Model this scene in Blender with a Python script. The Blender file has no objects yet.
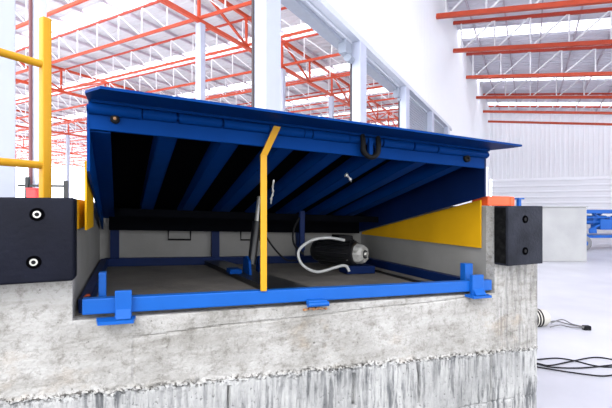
import bpy, bmesh, math, random
from mathutils import Vector, Matrix, noise
random.seed(4)
scn = bpy.context.scene
COL = scn.collection
EYE = 1.25
FPX = 405.0

# ------------------------------------------------------------------ materials
def new_mat(name, color, rough=.5, metal=0.0, var=0.0, vscale=6.0, bump=0.0, bscale=40.0,
            spec=0.5, color2=None, coat=0.0):
    m = bpy.data.materials.new(name); m.use_nodes = True
    nt = m.node_tree; b = nt.nodes['Principled BSDF']
    b.inputs['Roughness'].default_value = rough
    b.inputs['Metallic'].default_value = metal
    b.inputs['Specular IOR Level'].default_value = spec
    b.inputs['Coat Weight'].default_value = coat
    tc = nt.nodes.new('ShaderNodeTexCoord')
    n1 = nt.nodes.new('ShaderNodeTexNoise'); n1.inputs['Scale'].default_value = vscale
    n1.inputs['Detail'].default_value = 6
    nt.links.new(tc.outputs['Object'], n1.inputs['Vector'])
    cr = nt.nodes.new('ShaderNodeValToRGB')
    cr.color_ramp.elements[0].position = .3; cr.color_ramp.elements[1].position = .7
    c = Vector(color)
    c2 = Vector(color2) if color2 else c * (1 - var)
    cr.color_ramp.elements[0].color = (*c2, 1)
    cr.color_ramp.elements[1].color = (*c, 1)
    nt.links.new(n1.outputs['Fac'], cr.inputs['Fac'])
    nt.links.new(cr.outputs['Color'], b.inputs['Base Color'])
    if bump:
        n2 = nt.nodes.new('ShaderNodeTexNoise'); n2.inputs['Scale'].default_value = bscale
        n2.inputs['Detail'].default_value = 5
        nt.links.new(tc.outputs['Object'], n2.inputs['Vector'])
        bp = nt.nodes.new('ShaderNodeBump'); bp.inputs['Strength'].default_value = bump
        bp.inputs['Distance'].default_value = .01
        nt.links.new(n2.outputs['Fac'], bp.inputs['Height'])
        nt.links.new(bp.outputs['Normal'], b.inputs['Normal'])
    return m

M = {}
M['blue'] = new_mat('blue_paint', (.001, .034, .175), .5, var=.12, vscale=9, bump=.06, bscale=60, spec=.03)
M['blue_bright'] = new_mat('bright_blue_paint', (.006, .085, .36), .35, var=.08, vscale=12, bump=.05, bscale=60, spec=.2)
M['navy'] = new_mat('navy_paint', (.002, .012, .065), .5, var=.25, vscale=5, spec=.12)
M['deck_shade'] = new_mat('deck_cavity_shade', (.002, .0024, .004), .8, var=.3, vscale=8, spec=.03)  # shade of the deep deck cavity put into a near-black base colour
M['yellow'] = new_mat('yellow_paint', (.52, .262, .012), .45, var=.06, vscale=7, spec=.2)
M['yellow_plate'] = new_mat('yellow_plate_paint', (.60, .32, .006), .6, var=.15, vscale=4, spec=.1)
M['rubber'] = new_mat('bumper_rubber', (.0075, .0085, .016), .6, color2=(.005, .0055, .010), vscale=7, bump=.25, bscale=50, spec=.1)
M['rubber_worn'] = new_mat('worn_bumper_rubber', (.024, .026, .036), .7, color2=(.012, .013, .018), vscale=9, bump=.3, bscale=60, spec=.1)
M['rubber_side'] = new_mat('laminated_rubber_side', (.004, .004, .0045), .95, color2=(.012, .012, .012), vscale=30, bump=.6, bscale=60, spec=.02)
M['hole'] = new_mat('bolt_hole_black', (.0015, .0015, .002), 1, spec=0)
M['black'] = new_mat('black_plastic', (.004, .004, .005), .6, spec=.15)
M['blacksatin'] = new_mat('black_steel', (.008, .008, .009), .35, spec=.4)
M['silver'] = new_mat('silver_metal', (.55, .54, .50), .35, metal=.7, var=.25, vscale=60)
M['bucket'] = new_mat('beige_plastic', (.42, .40, .36), .6)
M['cordgrey'] = new_mat('grey_cord', (.12, .12, .12), .6)
M['flange'] = new_mat('cast_aluminium', (.42, .41, .385), .55, metal=.1, var=.3, vscale=50)
M['hose'] = new_mat('grey_hose', (.36, .365, .36), .5)
M['orange'] = new_mat('orange_paint', (.56, .062, .018), .5, var=.08, vscale=3)
M['orange_dark'] = new_mat('dark_orange_paint', (.48, .045, .018), .5, var=.1, vscale=3)
M['orange_block'] = new_mat('orange_block_paint', (.74, .085, .015), .5, var=.12, vscale=20)
M['white_steel'] = new_mat('white_steel', (.82, .82, .84), .45)
M['column'] = new_mat('column_paint', (.46, .49, .60), .4, var=.03)
M['cladding'] = new_mat('white_cladding', (.86, .865, .90), .5, var=.02, vscale=1)
M['trimgrey'] = new_mat('grey_trim', (.58, .61, .68), .4, var=.05)
M['housing'] = new_mat('grey_housing', (.26, .29, .35), .4, var=.08)
M['dark'] = new_mat('dark_edge', (.03, .02, .025), .5)
M['pipe'] = new_mat('dark_red_pipe', (.12, .035, .04), .5)
M['roof_hall'] = new_mat('hall_roof_sheet', (.68, .68, .71), .5, var=.15, vscale=.6)
M['roof'] = new_mat('roof_sheet', (.80, .79, .86), .5, var=.1, vscale=.6)
M['purlin'] = new_mat('purlin_steel', (.50, .44, .50), .5)
M['block'] = new_mat('pale_concrete', (.34, .34, .34), .8, color2=(.28, .28, .285), vscale=2.2, bump=.2, bscale=30)
M['red'] = new_mat('red_paint', (.75, .03, .03), .5)
M['rust'] = new_mat('rust', (.28, .09, .02), .8, color2=(.45, .30, .18), vscale=60, bump=.5)
M['leaf'] = new_mat('dry_leaf', (.45, .07, .02), .7, color2=(.2, .03, .01), vscale=60)
M['tyre'] = new_mat('tyre_rubber', (.16, .16, .17), .8, bump=.4)

def translucent():
    m = bpy.data.materials.new('skylight_sheet'); m.use_nodes = True
    nt = m.node_tree; nt.nodes.clear()
    o = nt.nodes.new('ShaderNodeOutputMaterial')
    t = nt.nodes.new('ShaderNodeBsdfTranslucent'); t.inputs['Color'].default_value = (.93, .94, .97, 1)
    n = nt.nodes.new('ShaderNodeTexNoise'); n.inputs['Scale'].default_value = .7
    mp = nt.nodes.new('ShaderNodeMapRange'); mp.inputs['To Min'].default_value = .35; mp.inputs['To Max'].default_value = .45
    p = nt.nodes.new('ShaderNodeBsdfTransparent')
    mx = nt.nodes.new('ShaderNodeMixShader')
    nt.links.new(n.outputs['Fac'], mp.inputs['Value']); nt.links.new(mp.outputs['Result'], mx.inputs['Fac'])
    nt.links.new(t.outputs[0], mx.inputs[1]); nt.links.new(p.outputs[0], mx.inputs[2])
    nt.links.new(mx.outputs[0], o.inputs[0])
    return m
M['skylight'] = translucent()

def N_(nt, kind, **kw):
    n = nt.nodes.new(kind)
    for k, v in kw.items():
        n.inputs[k].default_value = v
    return n

def concrete_face():
    """object space: x along the dock face, y into the dock, z up from eye level of the dock top"""
    m = bpy.data.materials.new('dock_concrete'); m.use_nodes = True
    nt = m.node_tree; b = nt.nodes['Principled BSDF']; L = nt.links.new
    b.inputs['Roughness'].default_value = .85; b.inputs['Specular IOR Level'].default_value = .25
    tc = nt.nodes.new('ShaderNodeTexCoord'); sx = nt.nodes.new('ShaderNodeSeparateXYZ')
    L(tc.outputs['Object'], sx.inputs[0])
    def mth(op, a, c):
        n = nt.nodes.new('ShaderNodeMath'); n.operation = op
        for i, v in enumerate((a, c)):
            if isinstance(v, (int, float)): n.inputs[i].default_value = v
            else: L(v, n.inputs[i])
        return n.outputs[0]
    # below the construction joint?
    line = mth('ADD', mth('ADD', sx.outputs['Z'], .672), mth('MULTIPLY', sx.outputs['X'], .068))
    jn = N_(nt, 'ShaderNodeTexNoise', Scale=14.0, Detail=6.0); L(tc.outputs['Object'], jn.inputs['Vector'])
    line = mth('ADD', line, mth('MULTIPLY', mth('SUBTRACT', jn.outputs['Fac'], .5), .05))
    below = nt.nodes.new('ShaderNodeMapRange'); below.inputs['From Min'].default_value = .006
    below.inputs['From Max'].default_value = -.006
    L(line, below.inputs['Value'])
    # upper : warm pale concrete, cloudy, with trowel drags, fine pits and tan stains
    def ramp(src, p0, c0, p1, c1):
        k = nt.nodes.new('ShaderNodeValToRGB'); e = k.color_ramp.elements
        e[0].position = p0; e[0].color = (*c0, 1); e[1].position = p1; e[1].color = (*c1, 1)
        L(src, k.inputs['Fac']); return k.outputs['Color']
    def noi(scale, sc=(1, 1, 1), det=6.0, ro=.6, loc=(0, 0, 0)):
        mp = nt.nodes.new('ShaderNodeMapping'); mp.inputs['Scale'].default_value = sc; mp.inputs['Location'].default_value = loc
        L(tc.outputs['Object'], mp.inputs['Vector'])
        n = N_(nt, 'ShaderNodeTexNoise', Scale=scale, Detail=det, Roughness=ro); L(mp.outputs['Vector'], n.inputs['Vector'])
        return n.outputs['Fac']
    def mix(f, a, b_, mode='MIX'):
        k = nt.nodes.new('ShaderNodeMix'); k.data_type = 'RGBA'; k.blend_type = mode
        for inp, v in ((0, f), (6, a), (7, b_)):
            if isinstance(v, (int, float)): k.inputs[inp].default_value = v
            elif isinstance(v, tuple): k.inputs[inp].default_value = (*v, 1)
            else: L(v, k.inputs[inp])
        return k.outputs[2]
    cloud = noi(2.6, det=9.0, ro=.7)
    base = ramp(cloud, .34, (.25, .24, .222), .60, (.40, .39, .375))
    drag = noi(10, (.22, 1, 1.6), 7, .65, (3, 0, 1))
    base = mix(.8, base, ramp(drag, .36, (.80, .79, .77), .54, (1, 1, 1)), 'MULTIPLY')
    tan = noi(3.3, (1, 1, 1.3), 5, .6, (7, 2, 5))
    base = mix(ramp(tan, .60, (0, 0, 0), .74, (.55, .55, .55)), base, (.33, .26, .185))
    pits = noi(75, det=2.0, ro=.5, loc=(1, 1, 1))
    base = mix(.8, base, ramp(pits, .25, (.30, .29, .27), .33, (1, 1, 1)), 'MULTIPLY')
    base = mix(.85, base, ramp(noi(20, det=9.0, ro=.8, loc=(5, 5, 5)), .36, (.52, .50, .47), .50, (1, 1, 1)), 'MULTIPLY')
    base = mix(.7, base, ramp(noi(9, (.5, 1, 2.2), 8, .75, (2, 5, 9)), .36, (.66, .64, .61), .48, (1, 1, 1)), 'MULTIPLY')
    # lower : bush-hammered, patchy dark drips
    n3f = noi(40, (1, 1, .10), 6, .65)
    patch = noi(4.0, (1, 1, .8), 4, .6, (9, 0, 2))
    low = ramp(cloud, .34, (.28, .28, .277), .60, (.43, .427, .42))
    drips = ramp(n3f, .41, (.25, .26, .28), .53, (1, 1, 1))
    low = mix(ramp(patch, .40, (.25, .25, .25), .58, (.95, .95, .95)), low, mix(1.0, low, drips, 'MULTIPLY'))
    low = mix(.8, low, ramp(pits, .27, (.35, .35, .35), .35, (1, 1, 1)), 'MULTIPLY')
    # rough right-hand strip also carries drips
    right = nt.nodes.new('ShaderNodeMapRange'); right.inputs['From Min'].default_value = 2.02; right.inputs['From Max'].default_value = 2.06
    right.inputs['To Max'].default_value = .45
    L(sx.outputs['X'], right.inputs['Value'])
    base = mix(right.outputs['Result'], base, mix(1.0, base, drips, 'MULTIPLY'))
    class _o: pass
    mx = _o(); 
    both = mix(below.outputs['Result'], base, low)
    near = nt.nodes.new('ShaderNodeMapRange'); near.inputs['From Min'].default_value = .022; near.inputs['From Max'].default_value = .004
    L(mth('ABSOLUTE', line, 0), near.inputs['Value'])
    crumbs = ramp(noi(70, det=4.0, ro=.6, loc=(4, 4, 4)), .42, (.22, .21, .20), .50, (1.25, 1.25, 1.25))
    mx.outputs = {2: mix(near.outputs['Result'], both, mix(1.0, both, crumbs, 'MULTIPLY'))}
    n2 = _o(); n2.outputs = {'Fac': pits}; n3 = _o(); n3.outputs = {'Fac': n3f}
    # cracks
    vo = nt.nodes.new('ShaderNodeTexVoronoi'); vo.feature = 'DISTANCE_TO_EDGE'; vo.inputs['Scale'].default_value = 1.7
    wv = N_(nt, 'ShaderNodeTexNoise', Scale=5.0, Detail=4.0); L(tc.outputs['Object'], wv.inputs['Vector'])
    mixv = nt.nodes.new('ShaderNodeMix'); mixv.data_type = 'RGBA'; mixv.inputs[0].default_value = .12
    L(tc.outputs['Object'], mixv.inputs[6]); L(wv.outputs['Color'], mixv.inputs[7])
    L(mixv.outputs[2], vo.inputs['Vector'])
    cr = nt.nodes.new('ShaderNodeMapRange'); cr.inputs['From Min'].default_value = .0; cr.inputs['From Max'].default_value = .006
    cr.inputs['To Min'].default_value = .9; cr.inputs['To Max'].default_value = 1
    L(vo.outputs['Distance'], cr.inputs['Value'])
    mk = nt.nodes.new('ShaderNodeMix'); mk.data_type = 'RGBA'; mk.blend_type = 'MULTIPLY'; mk.inputs[0].default_value = 1
    L(mx.outputs[2], mk.inputs[6]); L(cr.outputs['Result'], mk.inputs[7])
    L(mk.outputs[2], b.inputs['Base Color'])
    # bump
    bh = mth('ADD', mth('MULTIPLY', n2.outputs['Fac'], .5), mth('MULTIPLY', mth('MULTIPLY', n3.outputs['Fac'], below.outputs['Result']), 1.6))
    bp = nt.nodes.new('ShaderNodeBump'); bp.inputs['Strength'].default_value = .85; bp.inputs['Distance'].default_value = .012
    L(bh, bp.inputs['Height']); L(bp.outputs['Normal'], b.inputs['Normal'])
    return m
M['concrete'] = concrete_face()
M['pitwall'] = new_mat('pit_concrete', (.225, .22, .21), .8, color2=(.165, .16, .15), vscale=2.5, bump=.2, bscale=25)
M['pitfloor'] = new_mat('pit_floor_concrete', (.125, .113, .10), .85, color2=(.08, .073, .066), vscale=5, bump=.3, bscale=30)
M['floor'] = new_mat('sealed_white_floor', (.50, .50, .54), .4, color2=(.41, .41, .455), vscale=1.3, bump=.03, bscale=12, spec=.4)
M['floor_in'] = new_mat('hall_floor', (.75, .75, .78), .4)

# ------------------------------------------------------------------ mesh builder
MW = {}
def mw(o):
    return MW[o.name]

class MB:
    def __init__(s): s.v = []; s.f = []
    def add(s, vs, fs):
        b = len(s.v); s.v += [Vector(p) for p in vs]; s.f += [[i + b for i in f] for f in fs]; return s
    def hexa(s, p):      # 8 corner points: bottom loop then top loop
        return s.add(p, [(0, 3, 2, 1), (4, 5, 6, 7), (0, 1, 5, 4), (1, 2, 6, 5), (2, 3, 7, 6), (3, 0, 4, 7)])
    def box(s, x0, x1, y0, y1, z0, z1):
        return s.hexa([(x0, y0, z0), (x1, y0, z0), (x1, y1, z0), (x0, y1, z0), (x0, y0, z1), (x1, y0, z1), (x1, y1, z1), (x0, y1, z1)])
    def bbox(s, x0, x1, y0, y1, z0, z1, r=.004, seg=2):
        bm = bmesh.new(); bmesh.ops.create_cube(bm, size=1)
        for v in bm.verts:
            v.co = Vector(((x0 + x1) / 2 + v.co.x * (x1 - x0), (y0 + y1) / 2 + v.co.y * (y1 - y0), (z0 + z1) / 2 + v.co.z * (z1 - z0)))
        bmesh.ops.bevel(bm, geom=list(bm.edges), offset=r, segments=seg, profile=.5, affect='EDGES')
        bm.verts.index_update()
        s.add([v.co.copy() for v in bm.verts], [[v.index for v in f.verts] for f in bm.faces]); bm.free(); return s
    def prism(s, poly, d):   # poly: list of 3d points, extruded by vector d
        n = len(poly); d = Vector(d)
        a = [Vector(p) for p in poly]
        return s.add(a + [p + d for p in a], [list(range(n))[::-1], list(range(n, 2 * n))] + [[i, (i + 1) % n, n + (i + 1) % n, n + i] for i in range(n)])
    def bar(s, a, b, w, h, up=(0, 0, 1)):
        a, b = Vector(a), Vector(b); t = (b - a).normalized(); up = Vector(up)
        if abs(t.dot(up)) > .99: up = Vector((1, 0, 0))
        x = t.cross(up).normalized() * w / 2; y = x.cross(t).normalized() * h / 2
        return s.hexa([a - x - y, a + x - y, b + x - y, b - x - y, a - x + y, a + x + y, b + x + y, b - x + y])
    def tube(s, pts, r, n=10, caps=True):
        pts = [Vector(p) for p in pts]; rings = []
        rr = r if isinstance(r, (list, tuple)) else [r] * len(pts)
        prev = None
        for i, p in enumerate(pts):
            t = (pts[min(i + 1, len(pts) - 1)] - pts[max(i - 1, 0)]).normalized()
            if prev is None:
                up = Vector((0, 0, 1)) if abs(t.z) < .9 else Vector((1, 0, 0))
                x = t.cross(up).normalized()
            else:
                x = (prev - t * prev.dot(t)).normalized()
            prev = x; y = t.cross(x)
            rings.append([p + (x * math.cos(2 * math.pi * k / n) + y * math.sin(2 * math.pi * k / n)) * rr[i] for k in range(n)])
        vs = [v for rg in rings for v in rg]; fs = []
        for i in range(len(pts) - 1):
            for k in range(n):
                fs.append([i * n + k, i * n + (k + 1) % n, (i + 1) * n + (k + 1) % n, (i + 1) * n + k])
        if caps:
            fs.append(list(range(n))[::-1]); fs.append([(len(pts) - 1) * n + k for k in range(n)])
        return s.add(vs, fs)
    def map(s, fn):
        s.v = [Vector(fn(*p)) for p in s.v]; return s
    def build(s, name, mat, parent=None, frame=None, origin=None, smooth=False):
        """verts given in frame coords; parent or a fresh object placed at origin (frame coords)"""
        fr = frame if frame is not None else Matrix.Identity(4)
        if parent is not None: base = mw(parent)
        else: base = fr @ Matrix.Translation(Vector(origin or (0, 0, 0)))
        inv = base.inverted() @ fr
        me = bpy.data.meshes.new(name)
        me.from_pydata([inv @ v for v in s.v], [], s.f); me.update()
        bm = bmesh.new(); bm.from_mesh(me)
        bmesh.ops.recalc_face_normals(bm, faces=bm.faces); bm.to_mesh(me); bm.free()
        me.materials.append(mat)
        if smooth:
            for p in me.polygons: p.use_smooth = True
            try: me.set_sharp_from_angle(angle=math.radians(40))
            except Exception: pass
        o = bpy.data.objects.new(name, me); COL.objects.link(o)
        if parent is not None: o.parent = parent
        else: o.matrix_world = base
        MW[o.name] = base.copy()
        return o

def tag(o, label=None, cat=None, group=None, kind=None):
    if label: o['label'] = label
    if cat: o['category'] = cat
    if group: o['group'] = group
    if kind: o['kind'] = kind
    return o
def empty(name, label, cat, frame=None, at=(0, 0, 0), group=None):
    o = bpy.data.objects.new(name, None); COL.objects.link(o)
    o.empty_display_size = .2
    fr = frame if frame is not None else Matrix.Identity(4)
    o.matrix_world = fr @ Matrix.Translation(Vector(at)); MW[o.name] = o.matrix_world.copy()
    return tag(o, label, cat, group)
def copy_tree(o, parent=None):
    c = o.copy(); COL.objects.link(c); c.parent = parent
    for ch in list(o.children): copy_tree(ch, c)
    return c
def smooth_pts(pts, k=4):
    pts = [Vector(p) for p in pts]; out = []
    for i in range(len(pts) - 1):
        p0 = pts[max(i - 1, 0)]; p1 = pts[i]; p2 = pts[i + 1]; p3 = pts[min(i + 2, len(pts) - 1)]
        for j in range(k):
            t = j / k
            out.append(.5 * ((2 * p1) + (p2 - p0) * t + (2 * p0 - 5 * p1 + 4 * p2 - p3) * t * t + (3 * p1 - p0 - 3 * p2 + p3) * t ** 3))
    out.append(pts[-1]); return out

# ------------------------------------------------------------------ frames
DA = math.atan2(176, 405)                      # the dock face is turned this much from the camera
DOCK = Matrix.Translation((-.802, 1.45, EYE)) @ Matrix.Rotation(DA, 4, 'Z')
WA = math.atan2(405, 224)                      # direction of the hall wall
WALL = Matrix.Translation((-4.5, 0, EYE)) @ Matrix.Rotation(WA, 4, 'Z')   # x along the wall (away), y = left into the hall, z from dock level
WL = 405 / math.hypot(405, 224)                # camera depth per metre along the wall
def sl(u, n, z): return (u, n, z - .037 * u)   # the leveler sits with a slight fall to the right

# ================================================================== SETTING
yard = MB(); yard.box(-30, 60, -12, 70, -.2, 0)
tag(yard.build('floor', M['floor']), kind='structure')
ind = MB(); ind.box(1.0, 90, .1, 60, -.3, -.03)
bounce_cut = MB(); bounce_cut.box(-3.2, 2.30, -9, .0, -1.25, -1.235)  # added unseen dark slab, cuts light bouncing up under the deck
tag(bounce_cut.build('floor_unseen_dark', new_mat('bounce_cut_dark', (.06, .06, .06), .9, var=.3), frame=DOCK), kind='structure')
tag(ind.build('floor_hall', M['floor_in'], frame=WALL), kind='structure')

# --- concrete dock with a pit
def top(u):
    if u < -.03: return .028
    if u < 2.02: return -.405 - .037 * u
    return .006
def facen(u, z):
    line = -.672 - .068 * u
    p = Vector((u, z, 0))
    d = .0022 * noise.noise(p * 9) + .0012 * noise.noise(p * 35)
    wob = line + .016 * noise.noise(Vector((u * 14, 0, 3))) + .010 * noise.noise(Vector((u * 45, 1, 3)))
    if z < wob:
        d += .004 + .005 * noise.noise(Vector((u * 60, z * 5, 7))) + .004 * noise.noise(Vector((u * 130, z * 9, 2)))
    k = math.exp(-((z - wob) / .014) ** 2)
    d -= k * (.002 + .018 * max(-.4, noise.noise(Vector((u * 50, z * 60, 5)))))
    # joint lines of the shuttering
    if .165 < u < 2.0: d += .006 * math.exp(-((z + .487 + .003 * math.sin(u * 9)) / .0035) ** 2)
    if z < -.42: d += .006 * math.exp(-((u - .17 - .004 * math.sin(z * 30)) / .004) ** 2)
    for uc, z0, z1 in ((.53, -1.2, -.735), (1.12, -.93, -.78), (2.0, -1.2, -.8), (1.50, -1.0, -.79), (-.12, -.95, -.8)):
        if z0 < z < z1: d += .026 * math.exp(-((u - uc - .006 * noise.noise(Vector((z * 9, uc, 0)))) / .0055) ** 2)
    d += .010 * math.exp(-((z - wob + .011) / .004) ** 2) * max(0, .25 + noise.noise(Vector((u * 22, 2, 8))))
    l2 = -.985 - .05 * u + .012 * noise.noise(Vector((u * 12, 4, 3)))
    d += .007 * math.exp(-((z - l2) / .005) ** 2)
    return d
face = MB()
for (a, b, du) in ((-3.2, -.4, .1), (-.4, -.03, .008), (-.03, 2.02, .008), (2.02, 2.365, .008)):
    nu = max(2, round((b - a) / du)); nz = 130
    idx = {}; vs = []; fs = []
    for i in range(nu + 1):
        u = a + (b - a) * i / nu
        tp = top(a + .5 * (b - a)) if not (a == -.03) else -.405 - .037 * u
        for j in range(nz + 1):
            t = j / nz; z = tp + (-1.25 - tp) * t ** 1.15
            e = 0 if (j > 0) else .003
            vs.append((u, facen(u, z) + e, z)); idx[i, j] = len(vs) - 1
    for i in range(nu):
        for j in range(nz):
            fs.append([idx[i, j], idx[i, j + 1], idx[i + 1, j + 1], idx[i + 1, j]])
    # top lip running back
    for i in range(nu + 1):
        u, n_, z = vs[idx[i, 0]]; vs.append((u, .06, z)); idx[i, -1] = len(vs) - 1
    for i in range(nu): fs.append([idx[i, -1], idx[i, 0], idx[i + 1, 0], idx[i + 1, -1]])
    for i, side in ((0, a), (nu, b)):
        if (side == -.03 and a == -.03) or (side == 2.02 and a == -.03): continue
        prev = None
        for j in range(nz + 1):
            u, n_, z = vs[idx[i, j]]; vs.append((u, .06, z)); idx['s', i, j] = len(vs) - 1
        for j in range(nz): fs.append([idx[i, j], idx[i, j + 1], idx['s', i, j + 1], idx['s', i, j]])
    face.add(vs, fs)
tag(face.build('wall_dock', M['concrete'], frame=DOCK), kind='structure')
PB = 1.43
body = MB()
body.prism([(-3.2, .06, .028), (-.03, .06, .028), (-.03, .06, -.405), (2.02, .06, -.48), (2.02, .06, .006), (2.365, .06, .006), (2.365, .06, -1.25), (-3.2, .06, -1.25)][::-1], (0, PB - .06, 0))
body.box(-3.2, 2.365, PB, 3.6, -1.25, .0)
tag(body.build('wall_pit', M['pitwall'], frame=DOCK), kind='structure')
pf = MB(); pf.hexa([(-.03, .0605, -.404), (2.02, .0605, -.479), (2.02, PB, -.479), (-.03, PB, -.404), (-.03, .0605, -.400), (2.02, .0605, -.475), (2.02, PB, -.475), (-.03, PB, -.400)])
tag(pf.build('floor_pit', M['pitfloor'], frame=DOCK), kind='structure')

# --- hall wall: lower plinth, header trim, ribbed cladding
HDR = 4.3; TOPZ = 11.0
WEND = 45.5 / WL
S_END = 22.0 / WL                     # last opening
tag(MB().box(3.0, WEND, 0, .25, -1.25, -.03).build('wall_plinth', M['cladding'], frame=WALL), kind='structure')
def ribbed(x0, x1, z0, z1, pitch, depth, yoff, vertical=True, n=None):
    mb = MB(); vs = []; fs = []
    L = (x1 - x0) if vertical else (z1 - z0)
    k = int(L / pitch); prof = []
    for i in range(k):
        s = i * pitch
        prof += [(s, 0), (s + pitch * .62, 0), (s + pitch * .70, -depth), (s + pitch * .92, -depth)]
    prof.append((L, 0))
    for (s, d) in prof:
        if vertical: vs += [(x0 + s, yoff + d, z0), (x0 + s, yoff + d, z1)]
        else: vs += [(x0, yoff + d, z0 + s), (x1, yoff + d, z0 + s)]
    for i in range(len(prof) - 1): fs.append([2 * i, 2 * i + 2, 2 * i + 3, 2 * i + 1])
    m = len(vs) ; mb.add(vs, fs)
    if vertical: mb.box(x0, x1, yoff + .03, yoff + .15, z0, z1)
    else: mb.box(x0, x1, yoff + .03, yoff + .15, z0, z1)
    return mb
tag(ribbed(2.0, WEND, HDR + .18, TOPZ + .6, .30, .012, 0).build('wall_hall', M['cladding'], frame=WALL), kind='structure')
tag(ribbed(S_END, WEND, -.03, HDR + .18, .30, .012, .0).build('wall_hall_end', M['cladding'], frame=WALL), kind='structure')
tag(MB().box(2.0, S_END + 1, -.10, .16, HDR, HDR + .12).box(2.0, S_END + 1, -.06, .16, HDR + .12, HDR + .20).build('trim_1', M['trimgrey'], frame=WALL), kind='structure')

# far wall
FARW = WALL @ Matrix.Translation((WEND, 0, 0)) @ Matrix.Rotation(-math.pi / 2, 4, 'Z')    # x = to the right along the far wall
tag(ribbed(0, 34, 3.1, 12, .42, .06, 0).build('wall_far', M['cladding'], frame=FARW), kind='structure')
tag(ribbed(.2, 34, -1.25, 3.1, .60, .16, -.02, vertical=False).build('wall_far_lower', M['cladding'], frame=FARW), kind='structure')

# ================================================================== WALL COLUMNS, SHUTTERS
colY = [3.30, 6.98, 10.72, 14.6, 18.4, 21.9]
col_lab = ['broad white column at the left picture edge behind the yellow handrail',
           'broadest full-height white wall column, standing behind the raised blue deck near the yellow strut',
           'second white wall column right of the broad one, dark-edged beside the open bay',
           'third white wall column, between an open bay and a closed grey shutter',
           'narrow fourth white wall column just left of the far end of the shutters',
           'farthest narrow white wall column at the low end of the header']
s_cols = []
for i, Y in enumerate(colY):
    # depth of the column centre -> distance along the wall
    s = Y / WL; s_cols.append(s)
    e = empty('wall_column', col_lab[i], 'column', WALL, (s, 0, -.03))
    w = .235
    mb = MB().bbox(s - w, s + w, -.10, .14, -.03, HDR, .012)
    mb.build('shaft', M['column'], e, WALL)
    MB().box(s - w - .02, s - w + .02, .14, .18, -.03, HDR).build('guide_rail', M['dark'], e, WALL)
    MB().bbox(s - w - .02, s + w + .03, -.13, .19, -.03, .0, .004).build('base_plate', M['trimgrey'], e, WALL)
lab_sh = ['grey shutter housing over the leftmost open bay', 'grey shutter housing with motor over the bay right of the broadest white column',
          'grey shutter housing over the third open bay', 'closed grey slatted roller shutter beside the fourth white column', 'farthest closed grey roller shutter']
for i in range(len(s_cols) - 1):
    a, b = s_cols[i] + .24, s_cols[i + 1] - .275
    e = empty('roller_shutter', lab_sh[i], 'shutter', WALL, ((a + b) / 2, .2, HDR))
    MB().bbox(a, b, .18, .50, HDR - .16, HDR - .005, .01).build('housing', M['housing'], e, WALL)
    MB().bbox(a, b, .10, .18, HDR - .07, HDR - .005, .006).build('bottom_rail', M['trimgrey'], e, WALL)
    if i in (1, 2):
        k = 1.0 if i == 1 else .5
        MB().bbox(b - .45 * k, b - .02, .10, .30, HDR - .42, HDR - .07, .02).build('bracket', M['housing'], e, WALL)
        MB().tube([(b - .30 * k, .12, HDR - .50), (b - .05, .12, HDR - .50)], .10 * k, 14).build('motor', M['housing'], e, WALL, smooth=True)
    if i >= 3:
        mb = MB(); z = -.02
        while z < HDR - .17:
            mb.box(a, b, .10, .13, z, z + .085); z += .10
        mb.box(a, b, .12, .135, -.02, HDR - .17)
        mb.build('curtain', M['housing'], e, WALL)

# ================================================================== ROOF TRUSSES
def truss(L, h, panel, ch, web, slope, kink=None, upc=None):
    lo = MB().bar((0, 0, 0), (L, 0, -slope * L), ch, ch)
    up = MB().bar((0, 0, h), (L, 0, h - slope * L), ch * .8, ch * .8)
    wb = MB(); k = int(L / panel)
    for i in range(k):
        x = (i + .25) * panel
        wb.bar((x, 0, -slope * x), (x, 0, h - slope * x), web, web)
        wb.bar((x + .06, 0, -slope * x), (x + panel, 0, h - slope * (x + panel)), web, web)
    return lo, up, wb
RZ = 9.12
rY = [4.31, 5.26, 6.33, 7.5, 8.6, 9.6]
ordn = ['nearest', 'second', 'third', 'fourth', 'fifth', 'farthest']
proto = empty('roof_truss', 'x', 'roof truss', WALL @ Matrix.Rotation(-math.pi / 2, 4, 'Z'), (0, 0, 0), 'roof trusses right of the hall wall')
pm = MW[proto.name]
lo, up, wb = truss(30, 1.62, 1.75, .20, .075, .128)
lo.build('lower_chord', M['orange'], proto, pm); up.build('upper_chord', M['orange_dark'], proto, pm); wb.build('web', M['white_steel'], proto, pm)
for i, y in enumerate(rY):
    o = proto if i == 0 else copy_tree(proto)
    p = WALL @ Vector((y * 4.5 / WL, -.02, RZ))
    o.matrix_world = Matrix.Translation(p) @ WALL.to_3x3().to_4x4() @ Matrix.Rotation(-math.pi / 2, 4, 'Z')
    o['label'] = '%s of the six sloping orange and white trusses right of the white wall' % ordn[i]

# roof to the right : sheet strips and skylight strips
RF = WALL @ Matrix.Rotation(-math.pi / 2, 4, 'Z')     # x right, y... along the wall = +y
def roofpanel(y0, y1, L, z, slope, mat, name, frame, th=.05, label=None):
    mb = MB(); n = max(1, int((y1 - y0) / .5)); d = (y1 - y0) / n
    mb.hexa([(0, y0, z), (L, y0, z - slope * L), (L, y1, z - slope * L), (0, y1, z), (0, y0, z + th), (L, y0, z - slope * L + th), (L, y1, z - slope * L + th), (0, y1, z + th)])
    for i in range(n):
        yy = y0 + (i + .5) * d
        mb.bar((0, yy, z - .02), (L, yy, z - .02 - slope * L), .05, .04)
    o = mb.build(name, mat, frame=frame); tag(o, kind='structure'); return o
zr = RZ + 1.95
trs = [y * 4.5 / WL for y in rY]
edges = [15.0, trs[0] + 1.0]
sk = []
cur = 1.0
for c in (7.0, 13.0, trs[1] + 1.9, trs[3] + .8, trs[5] - .5):
    roofpanel(cur, c, 30, zr, .128, M['roof'], 'ceiling', RF)
    roofpanel(c, c + 1.5, 30, zr, .128, M['skylight'], 'window_skylight', RF)
    cur = c + 1.5
roofpanel(cur, WEND, 30, zr, .128, M['roof'], 'ceiling', RF)
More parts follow.
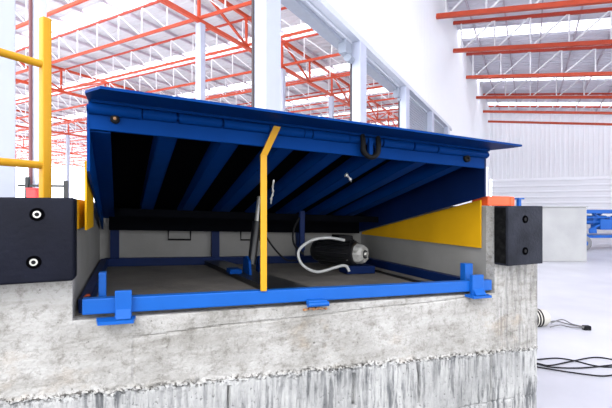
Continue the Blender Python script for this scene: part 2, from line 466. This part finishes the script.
def purlins(name, frame, ys, y0, y1, z, slope, label, group, w=.07, h=.16):
    first = None
    for x in ys:
        if first is None:
            first = MB().box(-w / 2, w / 2, y0, y1, -h, 0).build(name, M['purlin'], frame=frame, origin=(0, 0, 0)); o = first
        else:
            o = first.copy(); COL.objects.link(o)
        o.matrix_world = frame @ Matrix.Translation((x, 0, z - slope * abs(x)))
        tag(o, label, 'purlin', group)
purlins('roof_purlin', RF, [1.0 + 1.75 * i for i in range(16)], 1, WEND - .1, zr - .05, .128,
        'slim grey purlin under the sloping roof right of the white wall', 'purlins under the right-hand roof')

# ================================================================== HALL BEHIND THE OPEN BAYS
LF = WALL @ Matrix.Rotation(math.pi / 2, 4, 'Z')      # x = left into the hall, y = towards the camera (negative = away)
HZ = 9.12
first = None
hs = [13.05 + 3.75 * i for i in range(21)]
proto2 = empty('hall_truss', 'x', 'roof truss', LF, (0, 0, 0), 'roof trusses inside the hall')
lo, up, wb = truss(100, 1.5, 1.9, .125, .05, 0.0)
lo.build('lower_chord', M['orange'], proto2, LF); up.build('upper_chord', M['orange_dark'], proto2, LF); wb.build('web', M['white_steel'], proto2, LF)
for i, s in enumerate(hs):
    o = proto2 if i == 0 else copy_tree(proto2)
    o.matrix_world = LF @ Matrix.Translation((.35, -s, HZ))
    nm = ['nearest', 'second nearest', 'third nearest', 'fourth nearest', 'fifth nearest'][i] if i < 5 else None
    o['label'] = ('%s orange and white truss inside the hall behind the bays' % nm) if nm else 'orange and white roof truss deep inside the hall behind the bays'
# main girders along the hall
for gi, (c, lab) in enumerate(((10.06, 'deep orange girder on the near column row inside the hall'), (28, 'deep orange girder on the second column row inside the hall'), (46, 'deep orange girder on the third column row inside the hall'), (64, 'deep orange girder on the fourth column row inside the hall'), (82, 'deep orange girder on the farthest column row inside the hall'))):
    e = empty('main_girder', lab, 'girder', WALL, (22, c, HZ))
    y0, y1 = 8, 88
    MB().bar((y0, c, -.12 + HZ), (y1, c, -.12 + HZ),   .17, .2).build('lower_chord', M['orange'], e, WALL)
    MB().bar((y0, c, 1.62 + HZ), (y1, c, 1.62 + HZ), .15, .18).build('upper_chord', M['orange'], e, WALL)
    mb = MB(); mb2 = MB(); s = 9.3; k = 0
    while s < y1 - 4:
        MB().bar((s, c, HZ), (s, c, HZ + 1.62), .12, .12).build('post_web', M['orange'], e, WALL)
        if k % 2: mb2.bar((s, c, HZ), (s + 3.75, c, HZ + 1.62), .11, .11)
        else: mb2.bar((s, c, HZ + 1.62), (s + 3.75, c, HZ), .11, .11)
        s += 3.75; k += 1
    mb2.build('diagonal_web', M['orange'], e, WALL)
    for j in range(9):
        s = 9.5 + 7.4 * j
        lab = ('white column of the near row inside the hall, ' + ['left of the yellow post', 'seen above the deck left of the broad wall column', 'just right of the broad wall column', 'beside the second wall column', 'deep in the hall'][min(j, 4)]) if gi == 0 else 'white column of the %s row inside the hall' % ['', 'second', 'third', 'fourth', 'farthest'][gi]
        cc = empty('hall_column', lab, 'column', WALL, (s, c, -.03), 'columns of the %s row inside the hall' % ['near', 'second', 'third', 'fourth', 'farthest'][gi] if (gi or j >= 4) else None)
        MB().bbox(s - .17, s + .17, c - .17, c + .17, -.03, HZ - .24, .02).build('shaft', M['column'], cc, WALL)
        MB().box(s - .3, s + .3, c - .3, c + .3, -.03, .02).build('base_plate', M['trimgrey'], cc, WALL)
        if gi == 0 and j == 0:
            MB().tube([(s - .24, c, -.03), (s - .24, c, HZ - .3)], .055, 10).build('drain_pipe', M['pipe'], cc, WALL)
zl = HZ + 1.95
cur = 10.0; k = 0
while cur < 92:
    roofpanel(-cur - 6.0, -cur, 101, zl, 0, M['roof_hall'], 'ceiling', LF)
    roofpanel(-cur - 7.5, -cur - 6.0, 101, zl, 0, M['skylight'], 'window_skylight', LF)
    cur += 7.5
purlins('hall_purlin', LF, [1.2 + 2.1 * i for i in range(47)], -92, -10, zl - .05, 0,
        'slim grey purlin under the hall roof behind the bays', 'purlins under the hall roof')

# low barrier and red box deep in the hall
def wpt(px, Y, z=0): return Vector(((px - 306) / FPX * Y, Y, EYE + z))
e = empty('barrier', 'low black barrier of two posts and a rail behind the yellow handrail', 'barrier', at=wpt(46, 12.8))
a, b = wpt(27.5, 12.8), wpt(66, 12.8)
for p, h in ((a, .95), (b, .83)):
    MB().box(p.x - .05, p.x + .05, p.y - .05, p.y + .05, p.z - .03, p.z + h).build('post', M['blacksatin'], e)
MB().bar((a.x - .3, a.y, a.z + .68), (b.x, b.y, b.z + .66), .04, .07).build('rail', M['blacksatin'], e)
p = wpt(33.5, 10.5)
e = empty('red_box', 'small red box on the hall floor behind the yellow post', 'box', at=(p.x, p.y, p.z - .03))
MB().bbox(p.x - .12, p.x + .12, p.y - .1, p.y + .1, p.z - .03, p.z + .46, .01).build('body', M['red'], e)
MB().bbox(p.x - .13, p.x + .13, p.y - .11, p.y + .11, p.z + .46, p.z + .49, .005).build('lid', M['red'], e)

# ================================================================== DOCK LEVELER
LV = empty('dock_leveler', 'blue steel dock leveler with its deck propped up over the concrete pit', 'dock leveler', DOCK, (1.0, .7, -.44))
def part(mb, name, mat, parent=LV, slope=True, smooth=False):
    if slope: mb.map(sl)
    return mb.build(name, mat, parent, DOCK, smooth=smooth)
# front beam and brackets
fb = part(MB().bbox(0, 2.0, .0, .04, -.388, -.331, .004), 'front_beam', M['blue_bright'])
def bracket(u0, u1, wide, zt):
    b = part(MB().bbox(u0, u1, -.022, -.002, -.402, zt, .003), 'bracket', M['blue_bright'])
    part(MB().prism([(wide[0], .0, -.400), (wide[0] + .008, -.055, -.403), (wide[1] - .008, -.055, -.403), (wide[1], .0, -.400)], (0, 0, -.012)), 'foot_plate', M['blue_bright'], b)
    part(MB().prism([(u0 + .004, -.002, -.400), (u0 + .004, -.045, -.400), (u0 + .004, -.022, -.37)], (u1 - u0 - .008, 0, 0)), 'gusset', M['blue_bright'], b)
    return b
bracket(.107, .164, (.045, .178), -.302)
bracket(1.835, 1.915, (1.80, 1.945), -.296)
b = part(MB().bbox(.872, .968, -.030, -.002, -.408, -.378, .006), 'bracket', M['blue_bright'])
part(MB().tube([(.87, -.03, -.395), (.97, -.03, -.395)], .012, 10), 'foot_plate', M['blue_bright'], b, smooth=True)
for u0, u1, nn in ((.048, .074, .07), (1.875, 1.932, .07)):
    part(MB().bbox(u0, u1, nn, nn + .04, -.40, -.247, .003), 'corner_post', M['blue_bright'])
# pit frame
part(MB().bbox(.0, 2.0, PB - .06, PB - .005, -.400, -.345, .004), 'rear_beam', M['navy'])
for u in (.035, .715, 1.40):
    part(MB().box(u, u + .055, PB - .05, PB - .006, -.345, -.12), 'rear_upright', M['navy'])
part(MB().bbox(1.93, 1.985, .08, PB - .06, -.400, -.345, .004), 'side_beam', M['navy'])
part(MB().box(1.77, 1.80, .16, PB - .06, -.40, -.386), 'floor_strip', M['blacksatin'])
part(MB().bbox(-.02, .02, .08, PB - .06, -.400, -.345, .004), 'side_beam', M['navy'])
# central floor channel
part(MB().prism([(.66, PB - .06, -.397), (.80, PB - .06, -.397), (1.02, .08, -.397), (.80, .08, -.397)], (0, 0, .028)), 'floor_channel', M['blacksatin'])
for u in (.80, .885):
    part(MB().prism([(u, .66, -.37), (u, .82, -.37), (u, .80, -.29), (u, .74, -.265), (u, .68, -.29)], (.014, 0, 0)), 'clevis', M['blue'])
part(MB().box(.70, .77, .72, .82, -.37, -.345), 'clevis_pad', M['blue'])

# deck
SLP = .272
def dz(n): return .383 - SLP * n
deckN = 1.38
deck = part(MB().prism([(.02, .02, dz(.02)), (1.965, .02, dz(.02)), (1.965, deckN, dz(deckN)), (.02, deckN, dz(deckN))], (0, 0, -.010)), 'deck_plate', M['deck_shade'])
hd = part(MB().bbox(.02, 1.945, .0, .018, .282, .3845, .003), 'header_plate', M['blue'], deck)
rib_u = [.256 + .2465 * i for i in range(7)]
RW = .074
for u in rib_u:
    mb = MB()
    b0, b1 = .283, .283 - .254 * deckN
    # channel section: web + bottom flange
    mb.hexa([(u, .019, b0), (u + RW, .019, b0), (u + RW, deckN, b1), (u, deckN, b1), (u, .019, b0 + .008), (u + RW, .019, b0 + .008), (u + RW, deckN, b1 + .008), (u, deckN, b1 + .008)])
    for uu in (u, u + RW - .006):
        mb.hexa([(uu, .019, b0), (uu + .006, .019, b0), (uu + .006, deckN, b1), (uu, deckN, b1), (uu, .019, dz(.019) - .011), (uu + .006, .019, dz(.019) - .011), (uu + .006, deckN, dz(deckN) - .011), (uu, deckN, dz(deckN) - .011)])
    mb.map(lambda u_, n_, z_: (u_ - .03 * n_, n_, z_))
    part(mb, 'rib', M['blue'], deck)
part(MB().bbox(.03, 1.95, deckN - .05, deckN, -.152, .0, .004), 'rear_crossbeam', M['deck_shade'], deck)
for i, n0 in enumerate((1.00,)):
    part(MB().box(.10, 1.92, n0, n0 + .03, dz(n0) - .16, dz(n0) - .115), 'cross_member', M['deck_shade'], deck)
for u0 in (.015, 1.945):
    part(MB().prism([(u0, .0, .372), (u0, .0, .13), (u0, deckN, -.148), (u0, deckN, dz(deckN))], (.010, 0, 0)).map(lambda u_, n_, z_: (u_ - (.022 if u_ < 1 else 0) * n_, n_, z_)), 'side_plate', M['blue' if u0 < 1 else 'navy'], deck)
part(MB().prism([(.025, .02, .276), (.092, .02, .276), (.092, deckN, .276 - .254 * deckN), (.025, deckN, .276 - .254 * deckN)], (0, 0, .006)).map(lambda u_, n_, z_: (u_ - .022 * n_, n_, z_)), 'side_flange', M['blue'], deck)
# lip and hinge
lip = part(MB().prism([(.018, .03, .386), (.018, -.10, .384), (.07, -.20, .381), (1.985, -.20, .381), (1.995, -.1, .384), (1.97, .03, .386)], (0, 0, .009)), 'lip', M['blue'])
us = [.02, .20, .325, .33, .50, .505, .70, .86, .90, 1.085, 1.27, 1.45, 1.455, 1.60, 1.605, 1.76, 1.955]
for a, b2 in zip(us[:-1], us[1:]):
    if b2 - a < .02: continue
    k = us.index(a)
    r = .020 if k % 2 else .0225
    part(MB().tube([(a + .002, -.004, .358), (b2 - .003, -.004, .358)], r, 16), 'hinge_barrel', M['blue'], lip, smooth=True)
part(MB().tube([(.015, -.004, .358), (1.965, -.004, .358)], .011, 12), 'hinge_pin', M['blue'], lip, smooth=True)
part(MB().prism([(.03, .0, .3845), (.03, -.03, .3845), (1.95, -.03, .3845), (1.95, .0, .3845)], (0, 0, -.010)), 'hinge_leaf', M['blue'], lip)
# rubber stops with a bolt
for u, z, r in ((.107, .326, .016), (1.81, .327, .021)):
    rs = part(MB().tube([(u, .0, z), (u, -.012, z), (u, -.016, z)], [r, r, r * .75], 20), 'stop_disc', M['black'], smooth=True)
    part(MB().tube([(u, -.016, z), (u, -.024, z)], .006, 6), 'bolt', M['rust'] if u < 1 else M['black'], rs)
# hook loop
pts = [(1.150, -.024, .378), (1.150, -.032, .345)]
for k in range(9):
    a = math.pi + math.pi * k / 8
    pts.append((1.192 + .042 * math.cos(a), -.03, .320 + .042 * math.sin(a)))
pts += [(1.234, -.032, .345), (1.234, -.024, .378)]
hook = part(MB().tube(smooth_pts(pts, 3), .0125, 12), 'lifting_hook', M['black'], smooth=True)
part(MB().bbox(1.182, 1.204, -.034, -.012, .285, .37, .004), 'hook_tongue', M['blue'], hook)
part(MB().tube([(1.192, -.006, .318), (1.192, -.001, .318)], .040, 24), 'hook_recess', M['hole'], hook)
# underside fittings
f1 = [(.81, .25, .165), (.807, .26, .13), (.812, .27, .10), (.806, .28, .07), (.808, .29, .045)]
part(MB().tube(smooth_pts(f1, 3), [.003, .006, .003, .006, .004, .007, .003, .006, .003, .007, .004, .005, .003], 8), 'hose_fitting', M['silver'], smooth=True)
f2 = [(1.185, .20, .215), (1.195, .20, .207), (1.215, .20, .190), (1.225, .21, .178)]
part(MB().tube(smooth_pts(f2, 3), [.005, .012, .014, .008, .005, .005, .010, .005, .004, .003], 8), 'hose_fitting', M['silver'], smooth=True)

# maintenance strut (yellow)
st = part(MB().bbox(.662, .690, -.012, -.002, -.331, .245, .003), 'safety_strut', M['yellow'])
part(MB().hexa([(.662, -.014, .243), (.690, -.014, .243), (.690, -.002, .243), (.662, -.002, .243),
                (.712, -.040, .366), (.742, -.040, .366), (.742, -.030, .366), (.712, -.030, .366)]), 'bent_end', M['yellow'], st)
# toe guards
part(MB().prism([(2.003, .085, .115), (2.003, .085, -.162), (2.003, 1.38, -.162), (2.003, 1.38, -.14)], (.010, 0, 0)), 'toe_guard', M['yellow_plate'])
part(MB().prism([(-.004, .14, .18), (-.004, .14, -.09), (-.004, .46, -.09), (-.004, .46, .06)], (.007, 0, 0)), 'toe_guard', M['yellow_plate'])
# cylinder
cy = part(MB().tube([(.835, .74, -.32), (.885, .80, -.06)], .026, 14), 'hydraulic_cylinder', M['blacksatin'], smooth=True)
part(MB().tube([(.885, .80, -.06), (.915, .84, .10)], .014, 12), 'piston_rod', M['silver'], cy, smooth=True)
part(MB().tube(smooth_pts([(.91, .80, -.10), (.99, .78, -.22), (1.08, .8, -.30), (1.16, .82, -.31)]), .006, 8), 'hydraulic_hose', M['black'], smooth=True)
part(MB().tube(smooth_pts([(1.24, .9, .0), (1.17, .88, -.10), (1.16, .86, -.2), (1.22, .84, -.27)]), .007, 8), 'hydraulic_hose', M['black'], smooth=True)
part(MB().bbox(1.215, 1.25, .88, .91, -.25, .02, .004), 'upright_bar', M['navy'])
# recess handles on the rear wall
for u0, u1 in ((.41, .565), (.94, 1.09)):
    h = MB().tube([(u0, PB - .02, -.15), (u0, PB - .02, -.218), (u1, PB - .02, -.218), (u1, PB - .02, -.15)], .006, 8)
    part(h, 'wall_handle', M['black'])
# power unit
ax0 = Vector((1.625, .72, -.262)); ax1 = Vector((1.37, 1.14, -.266)); t = (ax1 - ax0).normalized()
pu = part(MB().tube([ax0 + t * .06, ax0 + t * .065, ax0 + t * .36, ax0 + t * .40, ax0 + t * .42], [.070, .082, .082, .072, .05], 24), 'power_unit', M['blacksatin'], smooth=True)
up_ = Vector((0, 0, 1)); sd = t.cross(up_).normalized()
for k in range(18):
    a = 2 * math.pi * k / 18; r = up_ * math.sin(a) + sd * math.cos(a)
    p = ax0 + r * .088
    part(MB().bar(p + t * .09, p + t * .35, .005, .018, r), 'cooling_fin', M['blacksatin'], pu)
part(MB().tube([ax0, ax0 + t * .02, ax0 + t * .06], [.056, .066, .070], 8), 'pump_flange', M['flange'], pu)
part(MB().tube([ax0 - t * .004, ax0], [.030, .030], 20), 'pump_ring', M['blacksatin'], pu, smooth=True)
part(MB().tube([ax0 - t * .016, ax0 - t * .002], [.014, .020], 16), 'pump_hub', M['silver'], pu, smooth=True)
for k in range(4):
    a = 2 * math.pi * (k + .5) / 4; r = up_ * math.sin(a) + sd * math.cos(a); p = ax0 + r * .043
    part(MB().tube([p - t * .008, p + t * .004], .006, 6), 'bolt', M['silver'], pu)
part(MB().bbox(1.47, 1.58, .80, .92, -.18, -.140, .006), 'terminal_box', M['black'], pu)
part(MB().bbox(1.50, 1.72, .74, .86, -.398, -.345, .004), 'motor_foot', M['navy'], pu)
for k in range(3):
    p = ax0 + t * (.10 + .03 * k) + Vector((0, -.075, .02 - .03 * k))
    part(MB().tube([p, p + Vector((-.03, -.012, 0))], .008, 8), 'fitting', M['silver'], pu)
hp = [(1.455, .70, -.165), (1.335, .70, -.150), (1.225, .70, -.165), (1.145, .70, -.212), (1.125, .70, -.262), (1.155, .69, -.325), (1.245, .68, -.366), (1.36, .68, -.345), (1.425, .68, -.330), (1.46, .68, -.336), (1.475, .67, -.368)]
part(MB().tube(smooth_pts(hp, 5), .0095, 12), 'return_hose', M['hose'], smooth=True)

# ================================================================== THINGS ON THE DOCK
def bolt_hole(e, u, z, n0, ring):
    k = MB().tube([(u, n0 - .003, z), (u, n0 + .003, z)], .021, 24).build('bolt_recess', M['hole'], e, DOCK)
    if ring:
        MB().tube([(u, n0 - .006, z), (u, n0 - .003, z)], .0115, 20).build('washer', M['silver'], k, DOCK)
        MB().tube([(u, n0 - .008, z), (u, n0 - .006, z)], .0068, 8).build('bolt_head', M['black'], k, DOCK)
    else:
        MB().tube([(u, n0 - .0045, z), (u, n0 - .003, z)], .010, 8).build('bolt_head', M['black'], k, DOCK)
e = empty('dock_bumper', 'long black rubber bumper with two ringed bolts left of the pit', 'bumper', DOCK, (-.32, -.05, -.25))
MB().bbox(-.62, -.014, -.10, -.004, -.247, .031, .009, 3).build('rubber_block', M['rubber'], e, DOCK, smooth=True)
bolt_hole(e, -.118, -.024, -.10, True); bolt_hole(e, -.127, -.178, -.10, True); bolt_hole(e, -.50, -.024, -.10, True); bolt_hole(e, -.50, -.178, -.10, True)
e = empty('dock_bumper', 'square black rubber bumper with two dark bolt holes right of the pit', 'bumper', DOCK, (2.14, -.05, -.31))
MB().bbox(2.006, 2.277, -.10, -.006, -.316, .006, .006, 3).build('rubber_block', M['rubber_worn'], e, DOCK, smooth=True)
MB().box(2.0035, 2.0062, -.085, -.012, -.305, -.004).build('laminated_side', M['rubber_side'], e, DOCK)
bolt_hole(e, 2.133, -.067, -.10, False); bolt_hole(e, 2.133, -.24, -.10, False)

e = empty('curb_block', 'low orange painted block on the concrete behind the right bumper', 'block', DOCK, (2.15, .12, .006))
MB().bbox(2.025, 2.20, .05, .17, .007, .062, .004).build('body', M['orange_block'], e, DOCK)
MB().bbox(2.203, 2.238, .05, .17, .007, .060, .004).build('end_piece', M['orange_block'], e, DOCK)
e = empty('anchor_stub', 'small blue metal stub right of the orange block', 'metal stub', DOCK, (2.272, .05, .006))
MB().bbox(2.262, 2.282, .04, .06, .006, .045, .002).build('stem', M['blue_bright'], e, DOCK)
MB().bbox(2.250, 2.296, .03, .08, .045, .054, .002).build('cap', M['blue_bright'], e, DOCK)

# thin yellow sheet on the left pit edge
tag(MB().box(-.031, -.026, .0, .70, -.085, .030).build('edge_sheet', M['yellow_plate'], frame=DOCK, origin=(-.03, .3, -.03)),
    'thin yellow sheet lining the left pit edge beside the bumper', 'corner plate')

# handrail
hb = wpt(45.2, 2.0, 0)
E_ = empty('handrail', 'yellow tubular handrail standing at the left behind the long bumper', 'handrail', at=(hb.x, hb.y, EYE + .0))
R = Matrix.Translation(hb) @ Matrix.Rotation(WA, 4, 'Z')
MB().bbox(-.021, .021, -.021, .021, .01, .932, .005, 3).build('post', M['yellow'], E_, R, smooth=True)
MB().bbox(-.05, .05, -.05, .05, .0, .012, .002).build('base_plate', M['yellow'], E_, R)
for z in (.700, .205):
    MB().tube([(-.02, 0, z), (-1.15, 0, z)], .0185, 20).build('rail', M['yellow'], E_, R, smooth=True)
MB().bbox(-1.20, -1.14, -.029, .029, .0, .935, .007, 3).build('post', M['yellow'], E_, R, smooth=True)

# dry leaf in the pit corner
lf = MB().add([(0, 0, 0), (.012, .010, .006), (.028, .006, .012), (.034, -.004, .004), (.020, -.012, .008), (.006, -.010, .002), (.016, 0, .013)],
              [(0, 1, 6), (1, 2, 6), (2, 3, 6), (3, 4, 6), (4, 5, 6), (5, 0, 6), (0, 5, 4, 3, 2, 1)])
lf.v = [v * .8 + Vector((-.008, .11, -.3445)) for v in lf.v]
tag(lf.build('dry_leaf', M['leaf'], frame=DOCK, origin=(.0, .11, -.3445)), 'small rust-orange dry leaf lying beside the left end of the blue beam', 'leaf')
# rust and mortar crumbs under the brackets
for (u0, u1, z0, lab) in ((.06, .165, -.416, 'left bracket'), (.86, .97, -.452, 'middle bracket')):
    mb = MB()
    for k in range(16):
        u = random.uniform(u0, u1); z = z0 - .037 * 0 + random.uniform(-.004, .003) - (.037 * (u - u0))
        r = random.uniform(.004, .008)
        mb.bbox(u - r, u + r, -.012, .004, z - r * .6, z + r * .5, r * .2, 1)
    tag(mb.build('rust_crumbs', M['rust'], frame=DOCK, origin=(u0, 0, z0)), 'rusty crumbs of mortar under the %s of the blue beam' % lab, 'mortar crumbs', kind='stuff')

# ================================================================== YARD
def fpt(px, py, z=0): 
    Y = (EYE - z) * FPX / (py - 207); return Vector(((px - 306) / FPX * Y, Y, z))
# second pier
e = empty('concrete_block', 'pale concrete dock block standing on the white floor beyond the right bumper', 'concrete block', at=(5.6, 9.7, 0))
MB().bbox(4.3, 6.385, 9.2, 10.4, 0, 1.245, .02).build('body', M['block'], e)
MB().bbox(4.28, 6.40, 9.18, 10.42, 1.245, 1.26, .004).build('top_slab', M['block'], e)
# scissor lift
x0 = 8.0; Yl = 11.6
e = empty('lift_table', 'blue wheeled lift beyond the pale concrete block at the right edge', 'lift', at=(9.3, Yl + .5, 0))
MB().bbox(x0 - .1, x0 + 2.4, Yl, Yl + .9, 1.06, 1.17, .01).build('platform', M['blue_bright'], e)
for z in (.80, .93):
    MB().bbox(x0 - .05, x0 + 2.3, Yl + .02, Yl + .08, z, z + .045, .008).build('frame_rail', M['blue_bright'], e)
MB().bbox(x0 + .42, x0 + .95, Yl - .02, Yl + .4, .60, .90, .02).bbox(x0 + .30, x0 + .70, Yl + .1, Yl + .5, .74, 1.0, .02).build('hydraulic_box', M['blue_bright'], e)
for k in range(2):
    a = (x0 + .2, Yl + .05 + .7 * k, .62); b = (x0 + 1.0, Yl + .05 + .7 * k, 1.06)
    MB().bar(a, b, .05, .1, (0, 1, 0)).build('scissor_arm', M['blue_bright'], e)
    MB().bar((b[0], b[1] + .06, a[2]), (a[0] + .1, a[1] + .06, b[2]), .05, .1, (0, 1, 0)).build('scissor_arm', M['blue_bright'], e)
MB().bbox(x0 + .05, x0 + 2.1, Yl + .04, Yl + .8, .36, .44, .01).bbox(x0 + .1, x0 + .3, Yl - .05, Yl + .02, .5, .64, .01).build('chassis', M['blue_bright'], e)
for xx in (x0 - .10, x0 + 1.9):
    for yy in (Yl - .12, Yl + .75):
        w = MB().tube([(xx, yy, .22), (xx, yy + .02, .22), (xx, yy + .12, .22), (xx, yy + .14, .22)], [.19, .22, .22, .19], 28).build('wheel', M['tyre'], e, smooth=True)
        MB().tube([(xx, yy - .012, .22), (xx, yy, .22)], .09, 16).build('hub', M['blue_bright'], w)
# slim white post behind right bumper
tag(MB().box(-.03, .03, -.03, .03, 0, 1.98).bbox(-.07, .05, -.05, .05, 1.98, 2.04, .01).map(lambda x, y, z: (x + 3.54, y + 8, z)).build('steel_post', M['trimgrey'], origin=(3.54, 8, 0)),
    'slim white steel post with a cap seen between the deck corner and far wall', 'post')
# bucket with cords
c = fpt(548, 329)
e = empty('cable_bucket', 'white bucket with black bands lying by the right pier corner', 'bucket', at=(c.x, c.y, 0))
ax = Vector((1, .15, 0)).normalized(); c0 = c + Vector((-.14, .1, .085))
MB().tube([c0, c0 + ax * .17, c0 + ax * .21], [.100, .086, .06], 24).build('body', M['bucket'], e, smooth=True)
for k in (.02, .055, .09):
    MB().tube([c0 + ax * k, c0 + ax * (k + .016)], .103 - k * .08, 24).build('band', M['black'], e, smooth=True)
cords = [[(548, 322), (556, 321), (568, 324), (578, 326), (586, 327.5)], [(550, 327), (560, 325), (570, 327), (586, 328)], [(551, 323), (562, 319.5), (572, 324), (585, 327)]]
mb = MB()
for i, cd in enumerate(cords):
    mb.tube(smooth_pts([fpt(x, y, .012 + .012 * i) for x, y in cd], 4), .006, 6)
E2 = empty('lamp_cord', 'thin grey cord with a black plug running from the white bucket', 'cord', at=tuple(fpt(570, 326)))
mb.build('wires', M['cordgrey'], E2, smooth=True)
p = fpt(586, 328, .02)
MB().bbox(p.x - .03, p.x + .04, p.y - .025, p.y + .025, 0.0, .045, .006).build('plug', M['black'], E2)
def zz(pts): return [(520 + x / 4.08, 290 + y / 4.08) for x, y in pts]
cabs = [zz([(20, 286), (75, 283), (150, 278), (220, 288), (300, 308), (375, 314), (450, 300)]),
        zz([(20, 292), (75, 300), (120, 308), (200, 293), (300, 275), (375, 283), (450, 300)]),
        zz([(20, 296), (75, 303), (130, 315), (250, 318), (375, 306), (450, 296)]),
        zz([(20, 305), (75, 315), (200, 335), (320, 350), (375, 348), (450, 338)])]
cl = ['topmost', 'crossing, highest-arched', 'nearly straight middle', 'lowest, nearest']
for i, cb in enumerate(cabs):
    tag(MB().tube(smooth_pts([fpt(x, y, .008 + .001 * i) for x, y in cb], 5), .0055, 6).build('floor_cable', M['black'], origin=tuple(fpt(*cb[2])), smooth=True),
        '%s black cable of those lying on the white floor beside the pier' % cl[i], 'cable')

# ================================================================== LIGHT, CAMERA
w = bpy.data.worlds.new('world'); scn.world = w; w.use_nodes = True
bg = w.node_tree.nodes['Background']
bg.inputs['Color'].default_value = (.93, .955, 1.0, 1); bg.inputs['Strength'].default_value = 4.5
sd_ = bpy.data.lights.new('sun', 'SUN'); sd_.energy = 1.2; sd_.angle = math.radians(25); sd_.color = (1, .98, .95)
so = bpy.data.objects.new('sun', sd_); COL.objects.link(so); so.rotation_euler = (math.radians(52), 0, math.radians(-15))

cam = bpy.data.cameras.new('camera'); cam.sensor_width = 36; cam.lens = FPX / 612 * 36
cam.shift_y = 3 / 612; cam.clip_start = .05; cam.clip_end = 400
co = bpy.data.objects.new('camera', cam); COL.objects.link(co)
co.location = (0, 0, EYE); co.rotation_euler = (math.pi / 2, 0, 0)
scn.camera = co
scn.view_settings.view_transform = 'Standard'; scn.view_settings.look = 'None'
scn.view_settings.gamma = 1; scn.view_settings.exposure = 0
scn.view_settings.use_curve_mapping = False
